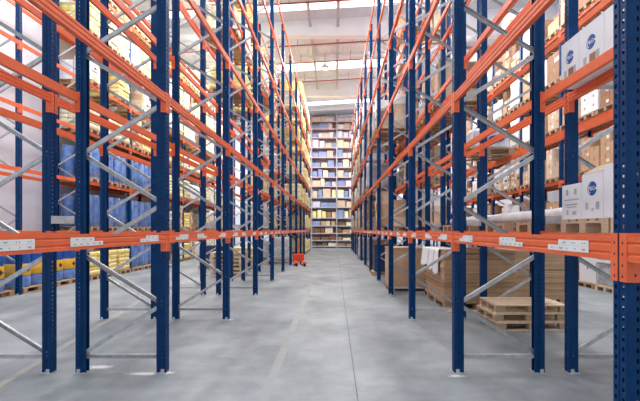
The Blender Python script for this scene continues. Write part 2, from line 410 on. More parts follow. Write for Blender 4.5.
# ------------------------------------------------------------------ rack rows
YF = [1.98, 4.75]+[4.75+2.8*i for i in range(1, 11)]
GAP = 0.28
XL, XR = 1.97, 1.41
ROWS = {
    'L1': (-XL, -1, "the blue and orange rack lining the aisle's left side"),
    'L2': (-(XL+2*DEP+GAP), 1, 'the blue and orange rack behind the left aisle rack'),
    'L3': (-8.08, -1, 'the blue and orange rack along the white left wall'),
    'R1': (XR, 1, "the blue and orange rack lining the aisle's right side"),
    'R2': (XR+2*DEP+GAP, -1, 'the blue and orange rack behind the right aisle rack'),
    'R3': (7.4, 1, 'the loaded rack beyond the right side aisle'),
}
def bay(row, k, order):
    a, d, desc = ROWS[row]
    y1 = YF[k]; y0 = YF[k-1] if k else y1-2.8
    p = y1-y0; rz = 0 if d > 0 else PI; s = -d
    near = y1 < 13.5
    first = {'L1': 'nearest', 'R1': 'nearest'}.get(row, 'nearest') if order == 1 else ORD[order]+'-nearest'
    t = thing('rack_bay', '%s bay of %s' % (first, desc), 'pallet rack', (a, y1, 0), rz, 'bays of '+desc)
    W = lambda u, v, z: (a+d*u, y1+d*v, z)
    # posts of the frame at the far end of the bay
    for u, r in ((0, 0), (DEP, PI)):
        if not seen([W(u, 0, 0), W(u, 0, H), W(u+.1, .05, 3), W(u, -.05, 0), W(u, -.05, H)]): continue
        po = put('post', cached(('post', near), lambda: post_mesh(near)), t, (u, 0, 0), (0, 0, r))
        if y1 < 22 and seen([W(u, 0, 0), W(u, 0, .1)]): put('foot_plate', cached('foot', foot_mesh), po)
    if near:
        for i in range(NDIAG):
            z0 = 0.21+i*DZ; sg = 1 if i % 2 else -1
            if seen([W(U0, 0, z0), W(U1, 0, z0+DZ)]):
                put('diagonal_brace', cached('diag', lambda: channel_mesh(DL)), t, (DEP/2, 0, z0+DZ/2), (PI if sg < 0 else 0, -sg*ANG, 0))
        for z in (0.187, 0.21+NDIAG*DZ):
            if seen([W(U0, 0, z), W(U1, 0, z)]): put('horizontal_brace', cached('horiz', lambda: channel_mesh(DEP-0.1)), t, (DEP/2, 0, z))
    else:
        put('bracing', cached('bracing', bracing_far), t)
    # beams, both sides
    for L, zt in enumerate(LEV):
        for u, r in ((0, 0), (DEP, PI)):
            pts = [W(u, s*p*f, zt-0.07) for f in (0, .1, .25, .5, .75, .9, 1)]
            if not seen(pts, 8, 8): continue
            nm = y1 < 13.5
            hb = 0.12 if L == 0 else 0.098
            be = put('beam', cached(('beam', nm, round(p, 3), hb), lambda: beam_mesh(p, hb) if nm else beam_far(p, hb)), t, (u-0.003 if u == 0 else u+0.003, s*p/2, zt), (0, 0, r))
            if nm:
                for sg in (1, -1):
                    end = (s*p/2+(sg if r == 0 else -sg)*p/2)
                    if seen([W(u, end, zt), W(u, end, zt-.2)]): put('connector', cached(('conn', sg), lambda: conn_mesh(sg)), be, (0, sg*p/2, 0))
            if L == 0 and u == 0 and row in ('L1', 'R1'):
                for q, fr in enumerate((0.17, 0.56, 0.84)):   # from the far end
                    yy = s*p*fr - s*p/2
                    if seen([W(0, s*p*fr+.2, zt), W(0, s*p*fr-.2, zt)]):
                        put('label_sticker', cached(('stick', q % 2, near), lambda: sticker_mesh(q % 2, near)), be, (-0.0012, yy, -0.06))
    # spacers that tie the two back-to-back rows
    if row in ('L1', 'R1'):
        for z in (1.8, 5.15, 8.3):
            if seen([W(DEP, 0, z), W(DEP+GAP, 0, z)]):
                put('row_spacer', cached('spacer', lambda: MB().box(0, GAP-0.008, -0.06, 0.06, -0.045, 0.045, 'steel').mesh('row_spacer')), t, (DEP+0.003, 0, z))
    return t
for row in ROWS:
    n = 0
    for k in range(len(YF)):
        a, d, _ = ROWS[row]
        y0 = YF[k-1] if k else YF[0]-2.8
        # is anything of this bay inside the frame?
        pts = [(a+d*u, y, z) for u in (0, DEP) for y in (max(y0, .5), (max(y0, .5)+YF[k])/2, YF[k]) for z in (0, 1.6, 3, 6, 9)]
        if not seen(pts, 10, 10): continue
        if row in ('L2', 'R2') and k == 0: continue
        n += 1; bay(row, k, n)

# ------------------------------------------------------------------ pallets
def pallet_boards(simple=True):
    """euro pallet, 1.2 long (x) by 0.8 wide (y), 0.144 high: lists of boxes by part"""
    P = []
    for y, w in ((-0.3275, 0.145), (-0.164, 0.1), (0, 0.145), (0.164, 0.1), (0.3275, 0.145)): P.append(('top_board', -0.6, 0.6, y-w/2, y+w/2, 0.122, 0.144))
    for x in (-0.527, 0, 0.527): P.append(('cross_board', x-0.0725, x+0.0725, -0.4, 0.4, 0.1, 0.122))
    for x in (-0.527, 0, 0.527):
        for y in (-0.35, 0, 0.35): P.append(('block', x-0.0725, x+0.0725, y-0.05, y+0.05, 0.022, 0.1))
    for y in (-0.35, 0, 0.35): P.append(('bottom_board', -0.6, 0.6, y-0.05, y+0.05, 0, 0.022))
    return P
def pallet_one(k='wood2'):
    b = MB()
    for (_, *c) in pallet_boards(): b.box(*c, k)
    return b.mesh('pallet')
def pallet_detailed(label, loc, rz, group):
    t = thing('pallet', label, 'pallet', loc, rz, group)
    for i, (nm, *c) in enumerate(pallet_boards()):
        put(nm, cached(('pb', i), lambda: MB().box(*c, 'wood' if nm in ('top_board', 'bottom_board') else 'wood2', None, 0.003).mesh(nm)), t)
    return t
def pallet_simple(label, loc, rz=0, group=None, k='wood2'):
    return tag(put('pallet', cached(('pal', k), lambda: pallet_one(k)), None, loc, (0, 0, rz)), label, 'pallet', group)

# ------------------------------------------------------------------ goods
def carton_mesh(w, dpt, h, k, labels=True):
    """carton: x depth, y width, origin at the bottom centre; tape over the top, white labels on the two x faces"""
    b = MB(); b.box(-dpt/2, dpt/2, -w/2, w/2, 0, h, k, None, 0.006)
    b.box(-dpt/2-0.001, dpt/2+0.001, -0.03, 0.03, h*0.75, h+0.001, 'tape')
    if labels:
        for s in (-1, 1): b.box(min(s*dpt/2, s*(dpt/2+0.002)), max(s*dpt/2, s*(dpt/2+0.002)), 0.05 if s > 0 else -w*0.4, w*0.4 if s > 0 else -0.05, h*0.35, h*0.62, 'label')
    return b.mesh('carton')
def carton_block(seed):
    """a block of mixed cartons (1.1 x 0.8), one mesh, for loads far from the camera"""
    r = random.Random(seed); b = MB()
    ks = r.choice((('kraft', 'kraft2', 'whitebox'), ('kraft', 'kraft3', 'kraft2'), ('kraft2', 'whitebox', 'whitebox'), ('kraft', 'kraft', 'wooddark')))
    for x in range(2):
        y = -0.4
        while y < 0.3:
            w = min(r.choice((0.2, 0.27, 0.4)), 0.4-y); z = 0; top = r.uniform(0.55, 1.1)
            k0 = r.choice(ks)
            while z < top-0.1:
                h = r.choice((0.18, 0.24, 0.32)); k = k0 if r.random() < .6 else r.choice(ks); j = r.uniform(0, 0.04)
                b.box(-0.56+x*0.56+j, -0.02+x*0.56-j/2, y+0.004, y+w-0.004, z, z+h-0.003, k)
                if r.random() < 0.5:
                    f = -0.56+j if x == 0 else 0.54-j/2
                    q = -1 if x == 0 else 1
                    b.box(min(f, f+q*.004), max(f, f+q*.004), y+.03, y+w*.6, z+0.3*h, z+0.65*h, 'label' if r.random() < .8 else 'ink')
                z += h
            y += w
    return b.mesh('carton_block')
def sack_block(seed, k):
    r = random.Random(seed); b = MB(); n = r.choice((5, 6, 7)); h = 0.155
    for z in range(n):
        for y in range(2):
            for x in range(3):
                jx, jy = r.uniform(-.02, .02), r.uniform(-.02, .02)
                b.box(-0.57+x*0.38+jx, -0.2+x*0.38+jx, -0.4+y*0.4+jy, y*0.4-0.005+jy, z*h, (z+1)*h+0.01, k, None, 0.045)
    return b.mesh('sack_block', True)
def film_block(seed, k):
    r = random.Random(seed); b = MB(); h = r.uniform(0.75, 1.15)
    bm = b.bm
    bmesh.ops.create_cube(bm, size=1.0)
    bmesh.ops.subdivide_edges(bm, edges=bm.edges[:], cuts=7, use_grid_fill=True)
    for v in bm.verts:
        c = v.co; x, y, z = c.x*1.12, c.y*0.8, (c.z+0.5)
        q = 1-0.06*z
        n = math.sin(x*9+seed)*math.cos(z*7+seed*2)+math.sin(y*11+z*9+seed)
        w = 0.012*n
        v.co = (x*q+w*(1 if x > 0 else -1)*(abs(c.x) > .49), y*q+w*(1 if y > 0 else -1)*(abs(c.y) > .49), z*h+(0.03*n if z > 0.98 else 0))
    b.mi(k)
    return b.mesh('wrapped_block', True)
def drum_block(seed):
    """four wrapped blue drums as one block, for loads far from the camera"""
    b = MB()
    for x in (-0.29, 0.29):
        for y in (-0.2, 0.2): b.lathe([(0.17, 0), (0.195, 0.03), (0.2, 0.5), (0.195, 1.0), (0.17, 1.08)], 'wrapblue', 12, (x, y, 0))
    return b.mesh('drum_block', True)
GOODS = {
    'carton': ('block of brown cartons', 'carton load', 'carton_block', lambda i: carton_block(i), 9),
    'yellow': ('yellow sack stack', 'sack load', 'sack_stack', lambda i: sack_block(i, 'yellow'), 3),
    'cream': ('cream sack stack', 'sack load', 'sack_stack', lambda i: sack_block(i+7, 'cream'), 3),
    'white': ('white wrapped load', 'wrapped load', 'wrapped_block', lambda i: film_block(i, 'white_film'), 3),
    'grey': ('grey wrapped load', 'wrapped load', 'wrapped_block', lambda i: film_block(i+5, 'grey_film'), 3),
    'drum': ('pale blue wrapped drums', 'drum load', 'drum_block', lambda i: drum_block(i), 1),
}
SHORT = {'L1': 'the left aisle rack', 'L2': 'the second left rack', 'L3': 'the left wall rack', 'R1': 'the right aisle rack', 'R2': 'the second right rack', 'R3': 'the right side-aisle rack'}
SKIP = set('L2,10,3,1 L2,10,4,1 L2,10,4,2 L2,10,5,1 L2,10,5,2 L2,10,6,0 L2,10,6,1 L2,10,6,2 L2,11,1,1 L2,11,1,2 L2,11,2,0 L2,11,2,1 L2,11,2,2 L2,11,3,0 L2,11,3,2 L2,11,4,1 L2,11,4,2 L2,11,5,0 L2,11,5,1 L2,11,5,2 L2,11,6,0 L2,11,6,2 L2,8,1,2 L2,9,2,2 L2,9,5,2 L2,9,6,2 L3,10,0,1 L3,10,0,2 L3,10,5,2 L3,7,1,0 L3,7,5,0 L3,7,6,0 L3,9,0,0 R2,10,1,0 R2,10,1,1 R2,10,1,2 R2,10,2,1 R2,10,2,2 R2,10,3,1 R2,10,3,2 R2,10,4,1 R2,10,4,2 R2,10,5,0 R2,10,5,1 R2,10,5,2 R2,10,6,1 R2,11,1,0 R2,11,1,2 R2,11,2,0 R2,11,2,1 R2,11,3,1 R2,11,3,2 R2,11,4,0 R2,11,4,1 R2,11,4,2 R2,11,5,1 R2,11,5,2 R2,11,6,0 R2,11,6,1 R2,11,6,2 R2,6,1,1 R2,6,1,2 R2,6,3,2 R2,6,4,2 R2,6,5,2 R2,7,1,1 R2,7,2,1 R2,7,3,0 R2,7,3,2 R2,7,4,0 R2,7,4,1 R2,7,4,2 R2,7,5,0 R2,7,5,2 R2,7,6,0 R2,8,1,1 R2,8,1,2 R2,8,2,1 R2,8,2,2 R2,8,3,0 R2,8,3,1 R2,8,4,0 R2,8,4,1 R2,8,4,2 R2,8,5,0 R2,8,5,1 R2,8,5,2 R2,9,1,0 R2,9,2,0 R2,9,2,1 R2,9,2,2 R2,9,3,0 R2,9,3,2 R2,9,4,0 R2,9,4,1 R2,9,4,2 R2,9,5,2 R2,9,6,2 R3,3,1,2,0,0 R3,3,1,2,0,1 R3,3,1,2,1,1 R3,3,1,2,p R3,3,2,2,0,0 R3,3,2,2,1,0 R3,3,2,2,p R3,3,3,2,0,0 R3,3,3,2,p R3,4,0,2,0,1 R3,4,0,2,1,1 R3,4,0,2,2,1 R3,4,1,0,0,0 R3,4,1,0,0,1 R3,4,1,0,1,0 R3,4,1,0,1,1 R3,4,1,0,2,0 R3,4,1,0,2,1 R3,4,1,0,p R3,4,1,1,0,0 R3,4,1,1,0,1 R3,4,1,1,1,0 R3,4,1,1,p R3,4,1,2,0,0 R3,4,1,2,p R3,4,3,0,2,0 R3,4,4,0,0,0 R3,4,4,0,0,1 R3,4,4,0,1,0 R3,4,4,0,1,1 R3,4,4,0,p R3,4,4,1,0,0 R3,4,4,1,0,1 R3,4,4,1,1,0 R3,4,4,1,1,1 R3,4,4,1,2,0 R3,4,4,1,2,1 R3,4,4,1,p R3,4,4,2,0,0 R3,4,5,1,1,0 R3,4,5,2,1,0 R3,4,5,2,2,0 R3,5,0,0,0,0 R3,5,0,0,0,1 R3,5,0,0,1,0 R3,5,0,0,1,1 R3,5,0,0,2,0 R3,5,0,0,2,1 R3,5,0,0,p R3,5,0,1,0,0 R3,5,0,1,p R3,5,0,2,0,0 R3,5,0,2,0,1 R3,5,0,2,1,0 R3,5,0,2,1,1 R3,5,0,2,p R3,5,1,1,0,0 R3,5,1,1,0,1 R3,5,1,1,p R3,5,3,0,2,0 R3,5,3,0,2,1 R3,5,4,1,0,1 R3,5,4,1,1,1 R3,5,5,1,0,1 R3,5,5,1,1,1 R3,5,5,1,2,1 R3,6,0,0 R3,6,0,1 R3,6,0,2 R3,6,3,2 R3,7,0,0 R3,7,0,1 R3,7,1,1 R3,7,4,1 R3,8,0,2 R3,8,1,2 R3,8,3,1 R3,8,3,2 R3,8,4,2 R3,8,5,0 R3,8,6,1 R3,8,6,2 R3,9,1,0 R3,9,3,0 R3,9,3,2 R3,9,4,2 R3,9,5,0 R3,9,5,2 R3,9,6,1 R3,9,6,2'.split())
COUNT = {}
def slot(row, k, i):
    a, d, _ = ROWS[row]
    y0 = YF[k-1] if k else YF[0]-2.8
    return a+d*0.55, y0+0.05+0.45+0.9*i, (0 if d > 0 else PI)
def level_z(L): return 0.0 if L == 0 else LEV[L-1]
def where(L): return 'on the ground' if L == 0 else 'on level '+CARD[L]
def load(row, k, L, i, kind, rnd):
    x, y, rz = slot(row, k, i); z = level_z(L)
    if not seen([(x+u, y+v, z+w) for u in (-.6, .6) for v in (-.4, .4) for w in (0, 1.1)], 0, 0): return
    v = rnd.randrange(100); j = rnd.uniform(-.03, .03)
    if '%s,%d,%d,%d' % (row, k, L, i) in SKIP: return
    look, cat, part, fn, nv = GOODS[kind]
    key = (row, L, kind); COUNT[key] = COUNT.get(key, 0)+1
    t = thing('pallet_load', '%s, %s such %s of %s' % (look, 'nearest' if COUNT[key] == 1 else ORD[COUNT[key]]+'-nearest', where(L), SHORT[row]), cat, (x, y+j, z), rz, 'loads on '+SHORT[row])
    t['key'] = '%s,%d,%d,%d' % (row, k, L, i)
    put('pallet', cached(('pal', 'wood2'), lambda: pallet_one('wood2')), t)
    put(part, cached((kind, v % nv), lambda: fn(v % nv)), t, (0, 0, 0.146))

R = random.Random(11)
# right side-aisle rack: single cartons on pallets in the near bays, wrapped loads beyond
SIZES = [(0.39, 0.7, 0.42), (0.39, 0.7, 0.32), (0.385, 0.7, 0.5), (0.79, 0.7, 0.5), (0.79, 0.7, 0.72), (0.39, 0.7, 0.26)]
def carton_pallet(row, k, L, i, rnd):
    x, y, rz = slot(row, k, i); z = level_z(L); j = rnd.uniform(-.03, .03)
    n = rnd.randrange(len(SIZES)); kk = rnd.choice(('kraft', 'kraft', 'kraft2', 'kraft3', 'whitebox')); dd = rnd.uniform(0, .12)
    miss = [rnd.random() for _ in range(8)]
    if not seen([(x+u, y+v, z+w) for u in (-.6, .6) for v in (-.4, .4) for w in (0, 1.1)], 0, 0): return
    if '%s,%d,%d,%d,p' % (row, k, L, i) in SKIP: return
    key = (row, L, 'p'); COUNT[key] = COUNT.get(key, 0)+1; num = COUNT[key]
    a, d, _ = ROWS[row]
    p = pallet_simple('pallet under cartons, %s %s of %s' % ('nearest' if num == 1 else ORD[num]+'-nearest', where(L), SHORT[row]), (x, y+j, z), rz, 'pallets on '+SHORT[row])
    p['key'] = '%s,%d,%d,%d,p' % (row, k, L, i)
    w, dp, h = SIZES[n]; na = 1 if w > 0.5 else 2
    nz = max(1, int(1.15/h)); nz = min(nz, 3); c = 0
    colour = {'kraft': 'brown', 'kraft2': 'pale brown', 'kraft3': 'dark brown', 'whitebox': 'white'}[kk]
    for q in range(nz):
        for s in range(na):
            c += 1
            if q == nz-1 and q and miss[c % 8] < 0.25: continue
            yy = 0 if na == 1 else (-0.2 if s == 0 else 0.2)
            ck = '%s,%d,%d,%d,%d,%d' % (row, k, L, i, q, s)
            if ck in SKIP: continue
            lay = ('bottom', 'middle', 'top')[q] if nz == 3 else ('bottom', 'top')[q] if nz == 2 else 'only'
            side = '' if na == 1 else (' near' if (s == 0) == (d > 0) else ' far')
            o = put('carton', cached(('cart', n, kk, c % 2), lambda: carton_mesh(w, dp, h, kk, c % 2 == 0)), None, (x+d*(-0.22+dd), y+j+d*yy, z+0.1445+q*(h+0.001)), (0, 0, rz))
            tag(o, '%s carton, %s layer%s, %s pallet %s, %s' % (colour, lay, side, 'nearest' if num == 1 else ORD[num]+'-nearest', where(L), SHORT[row]), 'carton', 'cartons on '+SHORT[row])
            o['key'] = ck
for k in (3, 4, 5):
    for L in range(6):
        for i in range(3):
            if k == 3 and L == 0 and i == 2: continue
            if k == 4 and L == 0 and i == 0: continue
            if R.random() < 0.92: carton_pallet('R3', k, L, i, R)
for k in range(6, 10):
    for L in range(0, 7):
        for i in range(3):
            if R.random() < 0.85: load('R3', k, L, i, R.choice(('carton', 'carton', 'carton', 'carton', 'white')), R)
for k in range(4, 12):
    for L in range(1, 7):
        for i in range(3):
            if L == 1 and k < 5: continue
            if L == 6 and k < 6: continue
            if R.random() < (0.45 if k < 6 else 0.75): load('R2', k, L, i, R.choice(('carton', 'carton', 'carton', 'carton', 'grey')), R)
for k in range(5, 12):
    for L in range(1, 7):
        for i in range(3):
            if L > 4 and k < 9 or L == 6: continue
            if R.random() < (0.3 if k < 7 else 0.6): load('R1', k, L, i, R.choice(('carton', 'carton', 'grey', 'carton')), R)
# left side
for k in range(5, 11):
    for L in range(0, 7):
        for i in range(3):
            if k in (5, 6) and L in (1, 2): kind = 'drum'
            elif k == 5 and L == 0: kind = 'yellow'
            elif k == 6 and L == 0: kind = 'drum'
            elif k == 5 and L >= 4 and R.random() < 0.4: continue
            else: kind = R.choice(('yellow', 'cream', 'cream', 'carton', 'white'))
            if R.random() < 0.92: load('L3', k, L, i, kind, R)
for k in range(5, 12):
    for L in range(1, 7):
        for i in range(3):
            if k < 7 and L < 4: continue
            if R.random() < 0.62: load('L2', k, L, i, R.choice(('yellow', 'cream', 'carton', 'white')), R)
for k in range(8, 12):
    for L in range(0, 7):
        for i in range(3):
            if L == 0 and k < 10 or L == 6 and k < 9: continue
            if R.random() < (0.45 if k < 9 else 0.85): load('L1', k, L, i, R.choice(('yellow', 'yellow', 'cream')), R)

# ------------------------------------------------------------------ blue drums with a yellow band, on the ground by the left wall
def drum_body(): return MB().lathe([(0.26, 0), (0.28, 0.012), (0.284, 0.06), (0.284, 0.28), (0.292, 0.292), (0.284, 0.305), (0.284, 0.58), (0.292, 0.592), (0.284, 0.605), (0.284, 0.85), (0.289, 0.865), (0.289, 0.88), (0.27, 0.88), (0.268, 0.862)], 'drumblue', 28).mesh('drum', True)
def drum_band(): return MB().lathe([(0.2925, 0.31), (0.295, 0.312), (0.295, 0.628), (0.2925, 0.63)], 'band', 28).mesh('label_band', True)
def drum_emblem():
    b = MB(); P = []
    for i in range(16):
        t = 2*PI*i/16; r = 0.075 if i % 4 == 0 else 0.05 if i % 2 == 0 else 0.058
        P.append((r*math.cos(t), 0.47+r*math.sin(t)))
    b.prism(P, 0, -0.2975, -0.292, 'emblem'); return b.mesh('emblem')
def drum_film():
    return MB().lathe([(0.286, 0.0), (0.294, 0.02), (0.299, 0.16), (0.294, 0.27), (0.29, 0.285)], 'wrapblue', 28).mesh('film_skirt', True)
gi = 0
xd = ROWS['L3'][0]-0.46
for (yc, pn) in ((9.62, 'nearest'), (11.12, 'middle'), (12.4, 'farthest')):
    pallet_simple('wooden pallet under blue drums, %s of three on the ground by the left wall' % pn, (xd, yc, 0), PI/2, 'pallets under the banded drums')
    for v, vn in ((-0.305, 'near'), (0.305, 'far')):
        if pn == 'nearest' and v < 0: continue
        t = thing('drum', 'yellow-banded blue drum, %s one on the %s of three pallets by the left wall' % (vn, pn), 'drum', (xd, yc+v, 0.1445), PI, 'yellow-banded drums by the left wall')
        put('drum_body', cached('dbody', drum_body), t); put('label_band', cached('dband', drum_band), t)
        put('emblem', cached('demb', drum_emblem), t); put('film_skirt', cached('dfilm', drum_film), t)

# ------------------------------------------------------------------ white boxes with the blue round logo
def text_mesh(s, size, k, ext=0.0008):
    c = bpy.data.curves.new('lettering', 'FONT'); c.body = s; c.size = size; c.extrude = ext; c.align_x = 'CENTER'; c.align_y = 'CENTER'
    o = bpy.data.objects.new('lettering', c); COL.objects.link(o)
    dg = bpy.context.evaluated_depsgraph_get()
    me = bpy.data.meshes.new_from_object(o.evaluated_get(dg))
    bpy.data.objects.remove(o); me.materials.clear(); me.materials.append(M[k]); return me
def on_face(me):
    """turn a mesh drawn in x,y into one that lies on a face looking along -x (local y width to the left, z up)"""
    me.transform(Matrix(((0, 0, -1, 0), (-1, 0, 0, 0), (0, 1, 0, 0), (0, 0, 0, 1)))); return me
def logo_disc():
    b = MB(); n = 28
    pts = [(0.072*math.cos(t), 0.072*math.sin(t)) for t in [0.22+i*(2*PI-0.44)/n for i in range(n+1)]]
    pts.append((0.04, 0.0))
    b.prism(pts, 2, 0, 0.0012, 'logo'); return on_face(b.mesh('logo'))
def crescent():
    b = MB(); n = 12; P = []
    for i in range(n+1): t = -1.2+2.2*i/n; P.append((0.063*math.cos(t+PI), 0.063*math.sin(t+PI)))
    for i in range(n, -1, -1): t = -1.2+2.2*i/n; P.append((0.007+0.061*math.cos(t+PI), 0.005+0.058*math.sin(t+PI)))
    b.prism(P, 2, 0.0012, 0.0018, 'whitebox'); return on_face(b.mesh('logo_crescent'))
def marks(rows):
    b = MB()
    for (y, z, w, h) in rows: b.box(-0.0012, 0, -y-w/2, -y+w/2, z-h/2, z+h/2, 'greyink')
    return b.mesh('printed_marks')
def white_box(label, y_near, y_far, z, h, dep=0.55, x=2.6, logo=True, lz=0.6, strip=False, flap=False, printed=None, group='white boxes'):
    yc = (y_near+y_far)/2; w = y_far-y_near-0.004
    t = thing('white_carton', label, 'carton', (x+dep/2, yc, z), 0, group)
    b = MB(); b.box(-dep/2, dep/2, -w/2, w/2, 0, h, 'whitebox', None, 0.005); put('box_body', b.mesh('box_body'), t)
    f = -dep/2
    if logo:
        lo = put('logo', cached('logo', logo_disc), t, (f, 0, h*lz))
        put('logo_lettering', cached('lett', lambda: on_face(text_mesh('P&G', 0.058, 'whitebox'))), lo, (-0.0015, 0.008, 0.0))
        put('logo_crescent', cached('cres', crescent), lo)
    if strip: put('kraft_strip', cached('kstrip', lambda: MB().box(-0.0015, 0, -0.045, 0.045, 0, 0.17, 'kraft3').mesh('kraft_strip')), t, (f, -0.02, 0.01))
    for a, c, e, g in printed or (): put('printed_mark', marks([(a*w, c*h, e*w, g*h)]), t, (f, 0, 0))
    if flap:
        for s in (-1, 1):
            put('flap', cached(('flap', s), lambda: MB().box(0, 0.2, -w/2+0.01, w/2-0.01, 0, 0.004, 'kraft2').mesh('flap')), t, ((-dep/2 if s < 0 else dep/2), 0, h), (0, math.radians(-28) if s < 0 else math.radians(180+28), 0))
    return t
PR1 = [(-0.22, 0.78, .12, .16), (0.2, 0.78, .12, .16), (0.0, 0.56, .75, .03), (0, 0.42, .6, .04), (0, .35, .5, .03), (-.2, .2, .1, .14), (0.15, .18, .2, .1)]
PR2 = [(-0.25, 0.28, .13, .16), (0.25, 0.28, .16, .16), (0.02, .2, .1, .06)]
zt = LEV[1]+0.006
white_box('white carton with blue round logo, farthest on the upper beams, beside a blue post', 4.255, 4.59, zt, 0.5, strip=True, printed=PR2, group='white cartons on the upper beams')
white_box('white carton with blue round logo and brown strip, second along on the upper beams', 3.86, 4.255, zt, 0.5, strip=True, printed=PR2, group='white cartons on the upper beams')
white_box('plain-sided white carton on the upper beams, third along, partly behind the nearest post', 3.46, 3.86, zt, 0.5, logo=False, group='white cartons on the upper beams')
zl = LEV[0]+0.146
white_box('low white carton with grey print, leftmost on the pallet at eye height', 4.21, 4.575, zl, 0.385, logo=False, printed=PR1, group='white cartons on the eye-height pallet')
white_box('white carton with blue round logo and open brown flaps on the eye-height pallet', 3.87, 4.21, zl, 0.46, lz=0.66, flap=True, printed=PR2, group='white cartons on the eye-height pallet')
white_box('white carton behind the nearest post on the eye-height pallet', 3.5, 3.87, zl, 0.5, logo=False, group='white cartons on the eye-height pallet')
pallet_simple('wooden pallet under the white cartons at eye height', (3.2, 4.2, LEV[0]+0.001), 0, 'pallets of white cartons', 'wood')
pallet_simple('wooden pallet beside the nearest post, under the last white carton', (3.2, 3.37, LEV[0]+0.001), 0, 'pallets of white cartons', 'wood')
# slatted steel deck that carries the upper white boxes
t = thing('steel_deck', 'grey slatted steel deck under the upper white cartons', 'shelf deck', (2.77, 3.4, LEV[1]))
for i in range(9): put('slat', cached('slat', lambda: MB().box(0, 1.09, -0.055, 0.055, 0.0, 0.005, 'steel').mesh('slat')), t, (0, -0.9+i*0.25, 0))

# ------------------------------------------------------------------ cardboard stacks, cloth, pallets on the ground at the right
def board_stack(label, x0, x1, y0, y1, h, seed):
    r = random.Random(seed); cx, cy = (x0+x1)/2, (y0+y1)/2
    t = thing('cardboard_stack', label, 'cardboard', (cx, cy, 0.1445), 0, 'stacks of flat cardboard')
    z = 0
    while z < h-0.02:
        th = min(r.uniform(0.032, 0.048), h-z); jx, jy = r.uniform(-.018, .018), r.uniform(-.018, .018)
        b = MB(); b.box(-(x1-x0)/2+jx, (x1-x0)/2+jx, -(y1-y0)/2+jy, (y1-y0)/2+jy, z+0.0035, z+th-0.0035, 'kraft')
        b.box(-(x1-x0)/2+jx+.02, (x1-x0)/2+jx-.02, -(y1-y0)/2+jy+.02, (y1-y0)/2+jy-.02, z, z+th, 'kraft3')  # darker core colour paints the shade in the gaps between bundles
        put('bundle', b.mesh('bundle'), t); z += th
    return t
def big_pallet(label, x0, x1, y0, y1, group):
    o = pallet_simple(label, ((x0+x1)/2, (y0+y1)/2, 0), 0, group, 'wood2'); o.scale = ((x1-x0)/1.2, (y1-y0)/0.8, 1); return o
CS = (2.31, 3.82, 8.4, 10.12, 1.10)
big_pallet('wide pallet under the tall stack of flat cardboard', CS[0]+.02, CS[1]-.02, CS[2]+.02, CS[3]-.02, 'pallets under cardboard')
board_stack('tall stack of flat brown cardboard with white sheets over its top edge', *CS, 4)
big_pallet('pallet under the cardboard stack set further back', 3.9, 5.2, 8.95, 10.15, 'pallets under cardboard')
board_stack('stack of flat brown cardboard to the right of the sheet-draped stack', 3.88, 5.2, 8.95, 10.15, 1.08, 9)
# white sheets draped over the aisle-side top edge
def drape(w, drop, top, seed, ny=22, nz=14):
    r = random.Random(seed); bm = bmesh.new(); g = []
    path = [(top*(1-i/4), 0.004) for i in range(5)]+[(-0.012, -drop*i/nz) for i in range(0, nz+1)]
    for i, (x, z) in enumerate(path):
        row = []
        for j in range(ny+1):
            f = j/ny; y = (f-0.5)*w
            fold = (0.014+0.06*max(0, -z)/drop)*abs(math.sin(f*PI*3.2+seed)) if i >= 5 else 0.002*math.sin(f*9)
            row.append(bm.verts.new((x-fold-(0.004 if i > 5 else 0), y, z+(0.03*math.sin(f*5+seed)*(-z/drop) if z < 0 else 0.0))))
        g.append(row)
    for a, c in zip(g, g[1:]):
        for j in range(ny): bm.faces.new((a[j], a[j+1], c[j+1], c[j]))
    bmesh.ops.recalc_face_normals(bm, faces=bm.faces[:])
    bmesh.ops.solidify(bm, geom=bm.faces[:], thickness=0.003)
    b = MB(); b.bm.free(); b.bm = bm; b.mi('paper'); return b.mesh('sheet', True)
for (y, w, dr, seed, lab) in ((9.86, 0.66, 0.42, 1, 'white sheet hanging over the far end of the cardboard stack edge'), (9.27, 0.5, 0.47, 2, 'white sheet hanging in the middle of the cardboard stack edge'), (8.86, 0.3, 0.52, 3, 'narrow white sheet hanging lowest, nearest the front corner of the cardboard stack')):
    tag(put('white_sheet', drape(w, dr, 0.5, seed), None, (CS[0]-0.024, y, 0.1445+CS[4]+0.004)), lab, 'sheet', 'white sheets on the cardboard')
# three euro pallets
pg = 'empty pallets stacked on the ground'
pallet_detailed('pallet at the bottom of the three-high stack in front of the cardboard', (3.29, 7.06, 0), math.radians(3), pg)
pallet_detailed('middle pallet of the three-high stack in front of the cardboard', (3.26, 7.07, 0.1445), math.radians(1.5), pg)
pallet_detailed('light topmost pallet of the three-high stack in front of the cardboard', (3.30, 7.05, 0.289), math.radians(-1), pg)
# loose plank by the cardboard
tag(put('plank', MB().box(-0.45, 0.45, -0.06, 0.06, 0, 0.03, 'wood', None, 0.003).mesh('plank'), None, (2.75, 8.2, 0), (0, 0, 0.05)), 'short wooden plank lying on the floor in front of the cardboard stack', 'plank')
# large brown carton on a pallet further along the aisle
pallet_simple('pallet under the large brown carton beyond the cardboard stack', (2.1, 11.2, 0), 0, 'pallets under big cartons', 'wood2')
t = thing('large_carton', 'large plain brown carton on a pallet beyond the cardboard stack', 'carton', (2.1, 11.2, 0.1445))
put('carton_body', MB().box(-.62, .62, -.42, .42, 0, 1.02, 'kraft', None, .008).mesh('carton_body'), t)
put('lid', MB().box(-.63, .63, -.43, .43, 1.02, 1.06, 'kraft2', None, .006).mesh('lid'), t)
